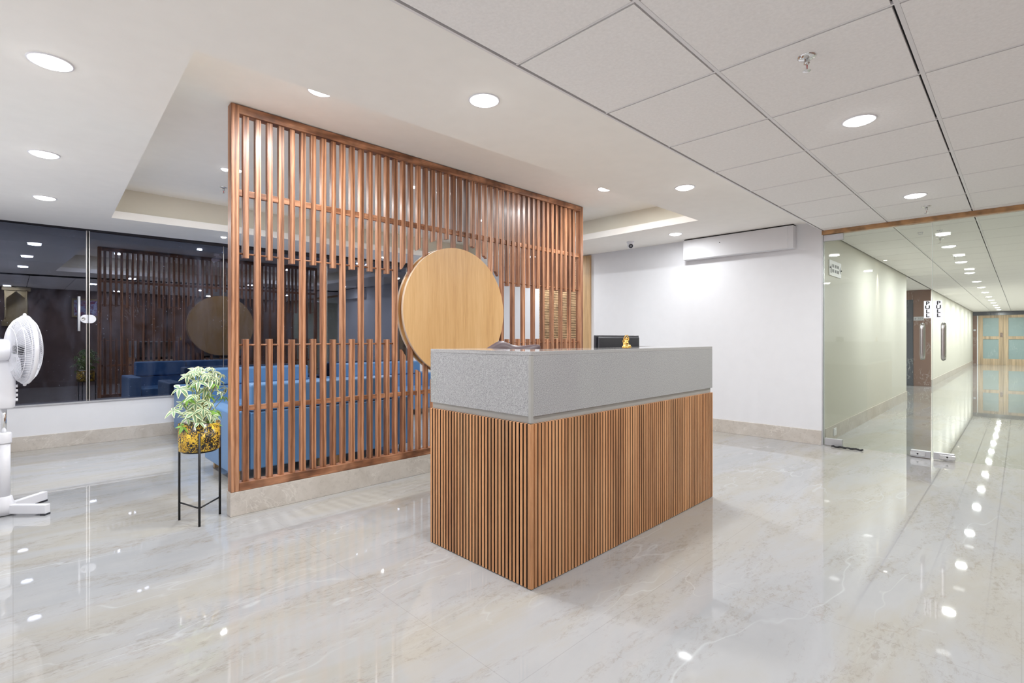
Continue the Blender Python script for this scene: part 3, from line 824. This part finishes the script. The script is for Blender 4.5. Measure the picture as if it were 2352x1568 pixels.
sofa('blue sofa under the window, left one with its arm beside the plant', (3.205, 7.50, 0), PI, 1.77, .75, (1, 1), z_arm=.635, z_back=.83, bw=.22)
sofa('blue sofa under the window, right one partly behind the wooden disc', (5.14, 7.50, 0), PI, 1.80, .75, (1, 1), z_arm=.635, z_back=.83, bw=.22)

# ================================================================== PLANT AND STAND
PC = (.888, 3.875)
st = thing('plant_stand', 'black three-legged metal plant stand beside the slatted screen', 'plant stand', (PC[0], PC[1], 0))
LP = [(.809-PC[0], 3.954-PC[1]), (.863-PC[0], 3.768-PC[1]), (.991-PC[0], 3.903-PC[1])]
def leg_box(p, z1):
    a = math.atan2(p[1], p[0]); k = .136/math.hypot(*p); p = (p[0]*k, p[1]*k)
    return p, MB().tube([(p[0], p[1], 0), (p[0], p[1], z1)], .0085, 4)
q = []
for p, z1 in zip(LP, (.48, .60, .62)):
    pp, mb = leg_box(p, z1); q.append(pp); mb.build('leg', 'blk_metal', st)
for a, b in ((0, 1), (1, 2)): MB().tube([(q[a][0], q[a][1], .118), (q[b][0], q[b][1], .118)], .006, 4).build('crossbar', 'blk_metal', st)
rg = MB().tube([(.098*math.cos(2*PI*k/32), .098*math.sin(2*PI*k/32), .470) for k in range(32)], .006, 6, closed=True)
for p in q: rg.tube([(p[0], p[1], .470), (0, 0, .470)], .006, 4)
rg.build('support_ring', 'blk_metal', st)

pl = thing('potted_plant', 'variegated leafy plant in a black and yellow marbled pot', 'plant', (PC[0], PC[1], .477))
MB().lathe([(0, 0), (.118, 0), (.121, .004), (.122, .178), (.116, .178), (.115, .150), (0, .150)], 48).build('pot', 'pot', pl)
MB().lathe([(0, .152), (.114, .152), (.100, .158), (0, .164)], 32).build('soil', 'soil', pl)
# camera-side frame only used to spread the crown: a = to the right seen from the room entrance, b = away
rt = Vector((.7108, -.7034, 0)).normalized(); aw_ = Vector((-.14, .99, 0)).normalized(); rt = Vector((.99, .14, 0)).normalized()
def leaf_mesh(mb, base, d, up, L, W, droop, mats):
    """one leaflet: d direction, up normal; cream rim, green heart"""
    d = d.normalized(); up = (up-d*up.dot(d)).normalized(); sd = d.cross(up)
    n = 7; rows = []
    for i in range(n+1):
        s_ = i/n; w_ = W*math.sin(PI*s_**.78)*(.92 if i else 0)+(.0006 if i in (0, n) else 0)
        c_ = base+d*(L*s_)-up*(droop*L*s_*s_)
        rows.append([c_-sd*w_+up*w_*.25, c_-sd*w_*.55+up*w_*.06, c_, c_+sd*w_*.55+up*w_*.06, c_+sd*w_+up*w_*.25])
    v = [p for r in rows for p in r]
    for i in range(n):
        for j in range(4):
            edge = j in (0, 3) or i == n-1
            mb.add([v[i*5+j], v[i*5+j+1], v[(i+1)*5+j+1], v[(i+1)*5+j]], [(0,1,2,3)], mats[0] if edge else mats[1], True)
# clusters: offset to the right (m), height above pot base (m), depth offset, size, green?
CL = [(-.024,.455,-.05,1.1,0),(-.128,.414,-.03,1.0,0),(-.046,.313,-.06,1.05,0),(-.160,.274,-.02,.95,0),(-.062,.258,-.08,1.0,0),
      (.047,.466,-.04,1.0,0),(-.020,.522,.0,.95,0),(.088,.508,.0,1.0,0),(.130,.446,.03,.9,0),(.176,.392,.02,.7,0),(.120,.375,-.03,.7,0),
      (.036,.313,-.05,.9,0),(.014,.243,-.08,.95,0),(-.040,.195,-.10,.95,0),(.028,.398,-.02,.95,0),(-.085,.345,-.05,.8,1),(.092,.240,-.02,.9,1),
      (-.115,.172,-.05,.9,1),(.048,.170,-.07,.9,1),(.062,.500,.05,.9,0),(-.01,.168,-.09,.9,0),(-.06,.49,.03,.8,0),(.10,.41,.07,.9,0),
      (.0,.36,.05,.9,0),(-.07,.40,.06,.9,0),(.05,.30,.08,.9,0),(-.05,.25,.07,.9,0),(.158,.33,.0,.6,1),(.07,.44,-.05,.8,1),(-.01,.42,.08,.8,1)]
rr = random.Random(11)
CL += [(-.07,.37,-.09,.8,0),(-.10,.31,.0,.8,0),(.06,.35,.0,.8,1),(.085,.47,-.04,.75,0),(-.05,.52,-.04,.7,0),(.02,.50,-.06,.8,0),(-.09,.22,-.05,.8,0),(.055,.21,-.06,.8,0),(-.02,.28,-.11,.8,0),(.13,.49,-.01,.65,0),(.0,.545,.0,.7,0),(.07,.54,.0,.7,0)]
trunk_pts = [(-.015, .0), (.012, .0), (-.03, .01)]
for ci, (a, h, dep, sz, gr_) in enumerate(CL):
    c_ = rt*a+aw_*dep+Vector((0, 0, h))
    out = (rt*a*1.0+aw_*dep*1.2+Vector((0, 0, .35)) + Vector((0, -.12, 0)))
    out = (out.normalized()+Vector((rr.uniform(-.3, .3), rr.uniform(-.5, .1), rr.uniform(-.2, .3)))).normalized()
    root = Vector((rt*(a*.18)+aw_*(dep*.2))) + Vector((0, 0, .160+max(0, h-.30)*.55))
    stt = MB()
    mid = root.lerp(c_, .5)+Vector((0, 0, .02))
    sp = [Vector((root.x*.5, root.y*.5, .155)), root, mid, c_]
    pts = []
    for k in range(13):
        t = k/12; 
        pts.append(sp[0]*(1-t)**3+sp[1]*3*t*(1-t)**2+sp[2]*3*t*t*(1-t)+c_*t**3)
    stt.tube(pts, [.0038*(1-.6*k/12) for k in range(13)], 6)
    stt.build('stem', 'stem', pl)
    mb = MB(); nl = rr.choice((5, 6, 7)); ax = out
    e1 = ax.orthogonal().normalized(); e2 = ax.cross(e1)
    ph = rr.uniform(0, PI)
    for k in range(nl):
        an = 2*PI*k/nl+ph+rr.uniform(-.15, .15)
        rad = e1*math.cos(an)+e2*math.sin(an)
        dd = (rad+ax*rr.uniform(.0, .5)+Vector((0, 0, -.28))).normalized()
        L = (.057+rr.uniform(-.014, .016))*sz
        leaf_mesh(mb, c_+rad*.004, dd, ax, L, L*rr.uniform(.20, .27), rr.uniform(.2, .8), (2, 2) if gr_ else (0, 1))
    mb.build('leaf_cluster', ['leaf_e', 'leaf_c', 'leaf_g'], pl)
pb0 = None
for k in range(14):
    a = k*2.4; r = .035+.055*((k*7) % 5)/5
    p = (PC[0]+r*math.cos(a), PC[1]+r*math.sin(a), .477+.182)
    if pb0 is None:
        mb = MB().ball((0, 0, 0), .016, 12, 0, (1.3, .9, .7)); pb0 = tag(mb.build('pebble', 'pebble'), 'white pebble on the soil in the black and yellow pot', 'pebble', 'white pebbles in the plant pot'); o = pb0
    else: o = pb0.copy(); COL.objects.link(o)
    o.location = p; o.rotation_euler = (.2*math.sin(k), .2*math.cos(k), k*1.1); o.scale = (1+.3*math.sin(k*3),)*3

# ================================================================== PEDESTAL FAN
def fan():
    t = thing('pedestal_fan', 'white pedestal fan standing at the left edge', 'fan', (-.045, 4.94, 0))
    for a in (-44, 44, 136, 224):
        c_, s_ = math.cos(R_(a)), math.sin(R_(a))
        L = .30
        m = Matrix.Rotation(R_(a), 3, 'Z')
        mb = MB().box((.02, -.020, .012), (L, .020, .072)); mb.v = [tuple(m @ Vector(p)) for p in mb.v]
        lg = mb.build('leg', 'white_pl', t, bevel=.003)
        mb = MB().box((L-.035, -.021, .0), (L-.001, .021, .0125)); mb.v = [tuple(m @ Vector(p)) for p in mb.v]
        mb.build('rubber_foot', 'blk_pl', lg)
    MB().lathe([(0, .008), (.060, .008), (.060, .075), (.048, .095), (.042, .125), (.036, .13), (0, .13)], 28).build('hub', 'white_pl', t)
    MB().lathe([(0, .12), (.033, .12), (.033, .50), (0, .50)], 28).build('outer_tube', 'white_pl', t)
    MB().lathe([(0, .495), (.039, .495), (.040, .500), (.040, .560), (.034, .568), (0, .568)], 28).build('height_collar', 'white_pl', t)
    MB().lathe([(0, .56), (.014, .56), (.014, .745), (0, .745)], 20).build('pole', 'chrome', t)
    # control housing
    nb = MB()
    prof = [(.735, .045, .040), (.745, .055, .048), (.83, .060, .052), (.93, .058, .050), (.99, .050, .045), (1.045, .040, .035), (1.07, .040, .035)]
    n = 28; v = []
    for (z, a, b) in prof:
        for k in range(n):
            an = 2*PI*k/n; ce, se = math.cos(an), math.sin(an)
            v.append((a*abs(ce)**.6*(1 if ce > 0 else -1), b*abs(se)**.6*(1 if se > 0 else -1), z))
    f = [tuple(range(n))[::-1], tuple(range((len(prof)-1)*n, len(prof)*n))]
    for i in range(len(prof)-1):
        for k in range(n): f.append((i*n+k, i*n+(k+1) % n, (i+1)*n+(k+1) % n, (i+1)*n+k))
    nb.add(v, f, 0, True); h = nb.build('control_housing', 'white_pl', t)
    for i in range(4): MB().lathe([(0, 0), (.010, 0), (.010, .014), (0, .016)], 14, (.054, -.012, .79+.032*i), Matrix(((0,0,1),(0,1,0),(-1,0,0)))).build('button', 'white_pl', h)
    MB().box((-.035, -.030, 1.045), (.060, .030, 1.085)).build('tilt_bracket', 'white_pl', t, bevel=.006)
    MB().lathe([(0, 0), (.009, 0), (.009, .008), (0, .008)], 14, (.030, -.031, 1.062), Matrix(((1,0,0),(0,0,-1),(0,1,0)))).build('tilt_screw', 'steel', t)
    # head
    ax = Vector((.972, .233, 0)).normalized(); Q = ax.to_track_quat('Z', 'Y').to_matrix()
    C0 = Vector((.058+.045, 4.93-4.94, 1.138))
    MB().lathe([(0, -.300), (.045, -.298), (.066, -.280), (.0725, -.24), (.0725, -.094), (.068, -.086), (.0, -.086)], 36, C0, Q).build('motor_housing', 'white_pl', t)
    MB().tube([C0-ax*.20+Vector((0, 0, .07)), C0-ax*.20+Vector((0, 0, .088)), C0-ax*.205+Vector((0, 0, .096))], [.006, .006, .009], 10).build('oscillation_knob', 'white_pl', t)
    RG_ = .236
    def guard(prof, name, nw, rings):
        g = MB()
        def pt(s_):
            x = s_*(len(prof)-1); i = min(int(x), len(prof)-2); u = x-i
            return (prof[i][0]*(1-u)+prof[i+1][0]*u, prof[i][1]*(1-u)+prof[i+1][1]*u)
        for k in range(nw):
            an = 2*PI*k/nw
            pts = []
            for i in range(9):
                r, z = pt(i/8); a2 = an+.25*(1-i/8)
                pts.append(C0+Q @ Vector((r*math.cos(a2), r*math.sin(a2), z)))
            g.tube(pts, .00155, 4, caps=False)
        for s_ in rings:
            r, z = pt(s_)
            g.tube([C0+Q @ Vector((r*math.cos(2*PI*k/48), r*math.sin(2*PI*k/48), z)) for k in range(48)], .002, 6, closed=True)
        return g.build(name, 'white_pl', t)
    guard([(.068, -.084), (.110, -.082), (.165, -.072), (.205, -.050), (.228, -.024), (.235, -.004)], 'rear_guard', 96, (0, .35, .62, .85))
    gd = guard([(.045, .068), (.10, .067), (.155, .058), (.200, .040), (.228, .018), (.235, .004)], 'front_guard', 96, (0, .35, .62, .85))
    MB().lathe([(0, .070), (.048, .069), (.052, .064), (0, .062)], 30, C0, Q).build('badge', 'white_pl', gd)
    rim = MB().lathe([(.236, -.011), (.241, -.010), (.2425, 0), (.241, .010), (.236, .011), (.233, 0), (.236, -.011)], 72, C0, Q)
    for s_ in (-1, 1): rim.ball(C0+Vector((0, 0, s_*.246)), .010, 10)
    rim.build('rim_band', 'white_pl', t)
    MB().lathe([(0, -.06), (.030, -.06), (.030, .01), (.018, .022), (0, .022)], 24, C0, Q).build('hub_cap', 'blk_pl', t)
    for k in range(3):
        b = MB(); a0 = 2*PI*k/3+.4; v = []; nr, na = 8, 8
        for i in range(nr+1):
            r = .028+(.212-.028)*i/nr
            half = R_(18+34*math.sin(PI*min(1, .25+.75*i/nr)*.9))
            for j in range(na+1):
                u = j/na*2-1; an = a0+half*u+.35*i/nr
                v.append(C0+Q @ Vector((r*math.cos(an), r*math.sin(an), -.022+.030*u*(1-.5*i/nr))))
        f = [(i*(na+1)+j, i*(na+1)+j+1, (i+1)*(na+1)+j+1, (i+1)*(na+1)+j) for i in range(nr) for j in range(na)]
        b.add(v, f, 0, True); o = b.build('blade', 'white_pl', t); m_ = o.modifiers.new('solid', 'SOLIDIFY'); m_.thickness = .002
fan()

# ================================================================== BEHIND THE VIEWER (seen in the window reflection)
fr = thing('framed_picture', 'framed picture with a gold frame reflected in the dark window', 'picture', (1.35, YB+.03, 1.99))
f_ = MB()
for a, b in (((-.29, -.02, -.24), (.29, .012, -.20)), ((-.29, -.02, .20), (.29, .012, .24)), ((-.29, -.02, -.20), (-.25, .012, .20)), ((.25, -.02, -.20), (.29, .012, .20))): f_.box(a, b)
f_.build('frame', 'temple', fr, bevel=.004); box('painting', (-.25, -.015, -.20), (.25, -.005, .20), 'art', fr)
tm = thing('wall_shrine', 'carved wooden wall shrine reflected at the left of the dark window', 'shrine', (.06, YB+.004, 1.40))
box('base_shelf', (-.25, 0, .10), (.24, .36, .22), 'temple', tm, bevel=.006)
box('lower_rail', (-.22, .02, .22), (.21, .33, .26), 'temple', tm)
box('roof', (-.25, 0, .94), (.24, .36, 1.03), 'temple', tm, bevel=.008)
box('back_board', (-.21, 0, .26), (.20, .015, .94), 'temple', tm)
for sx in (-.19, .17): MB().lathe([(0, .26), (.022, .26), (.022, .32), (.012, .34), (.018, .45), (.010, .60), (.018, .74), (.012, .85), (.022, .88), (.022, .94), (0, .94)], 16, (sx, .31, 0)).build('pillar', 'temple', tm)
arc = MB()
for sgn in (-1, 1): arc.prism([(sgn*.17-.01, .94), (sgn*.17-.01, .74), (sgn*.12-.01, .80), (sgn*.06-.01, .86), (-.01, .93), (-.01, .94)], 'y', .30, .32)
arc.build('arch', 'temple', tm)
scr = MB()
for k in range(5): scr.tube([(-.20, .06+.05*math.sin(u*.8+k), .30+.12*k+.02*u) for u in range(7)], .010, 6)
scr.build('side_fretwork', 'temple', tm)
bd = thing('door_panel', 'brown wood panel on the brown wall reflected behind the screen', 'wall panel', (2.85, YB+.002, 0))
for i in range(3): box('panel', (-.72+.49*i, 0, .10), (-.27+.49*i, .02, 2.1), 'brownwood', bd, bevel=.004)

# ================================================================== OUTSIDE THE WINDOWS
struct(box('ground', (-3, YW+.17, .30), (9, 12.5, .42), 'ground'))
struct(box('wall_garden', (-3, 12.5, .3), (9, 12.6, 2.6), 'dark'))
struct(box('trim_8', (XL-.3, YW+.161, 2.40), (5.3, YW+1.0, 2.84), 'dark'))
def clump(x, y, seed, lab):
    r = random.Random(seed); mb = MB()
    for k in range(34):
        a = r.uniform(0, 2*PI); L = r.uniform(.06, .13); d = Vector((math.cos(a), math.sin(a), r.uniform(.5, 1.8))).normalized()
        leaf_mesh(mb, Vector((r.uniform(-.05, .05), r.uniform(-.04, .04), 0)), d, Vector((0, 0, 1)), L, .007, .7, (0, 0))
    o = mb.build('garden_plant', 'grass', loc=(x, y, .42))
    return tag(o, lab, 'plant', 'low plants outside the window')
k = 0
for x, pos in ((.82, 'nearest to the door lock'), (1.08, 'second from the door lock'), (1.34, 'third from the door lock'), (1.60, 'right behind the end of the sofa'), (1.88, 'beside the outdoor camera end')):
    lab = 'low green plant outside the dark window, '+pos
    clump(x, 7.93+.04*(k % 3), 30+k, lab); k += 1
oc = thing('outdoor_camera', 'white security camera outside the window by the slatted screen', 'security camera', (2.03, 7.95, 2.40))
MB().box((-.03, -.03, -.03), (.03, .03, 0)).tube([(0, 0, -.03), (0, .0, -.06)], .012, 8).build('bracket', 'white_pl', oc)
MB().tube([(.05, .02, -.05), (-.05, -.05, -.10)], [.030, .034], 16).build('camera_body', 'white_pl', oc)
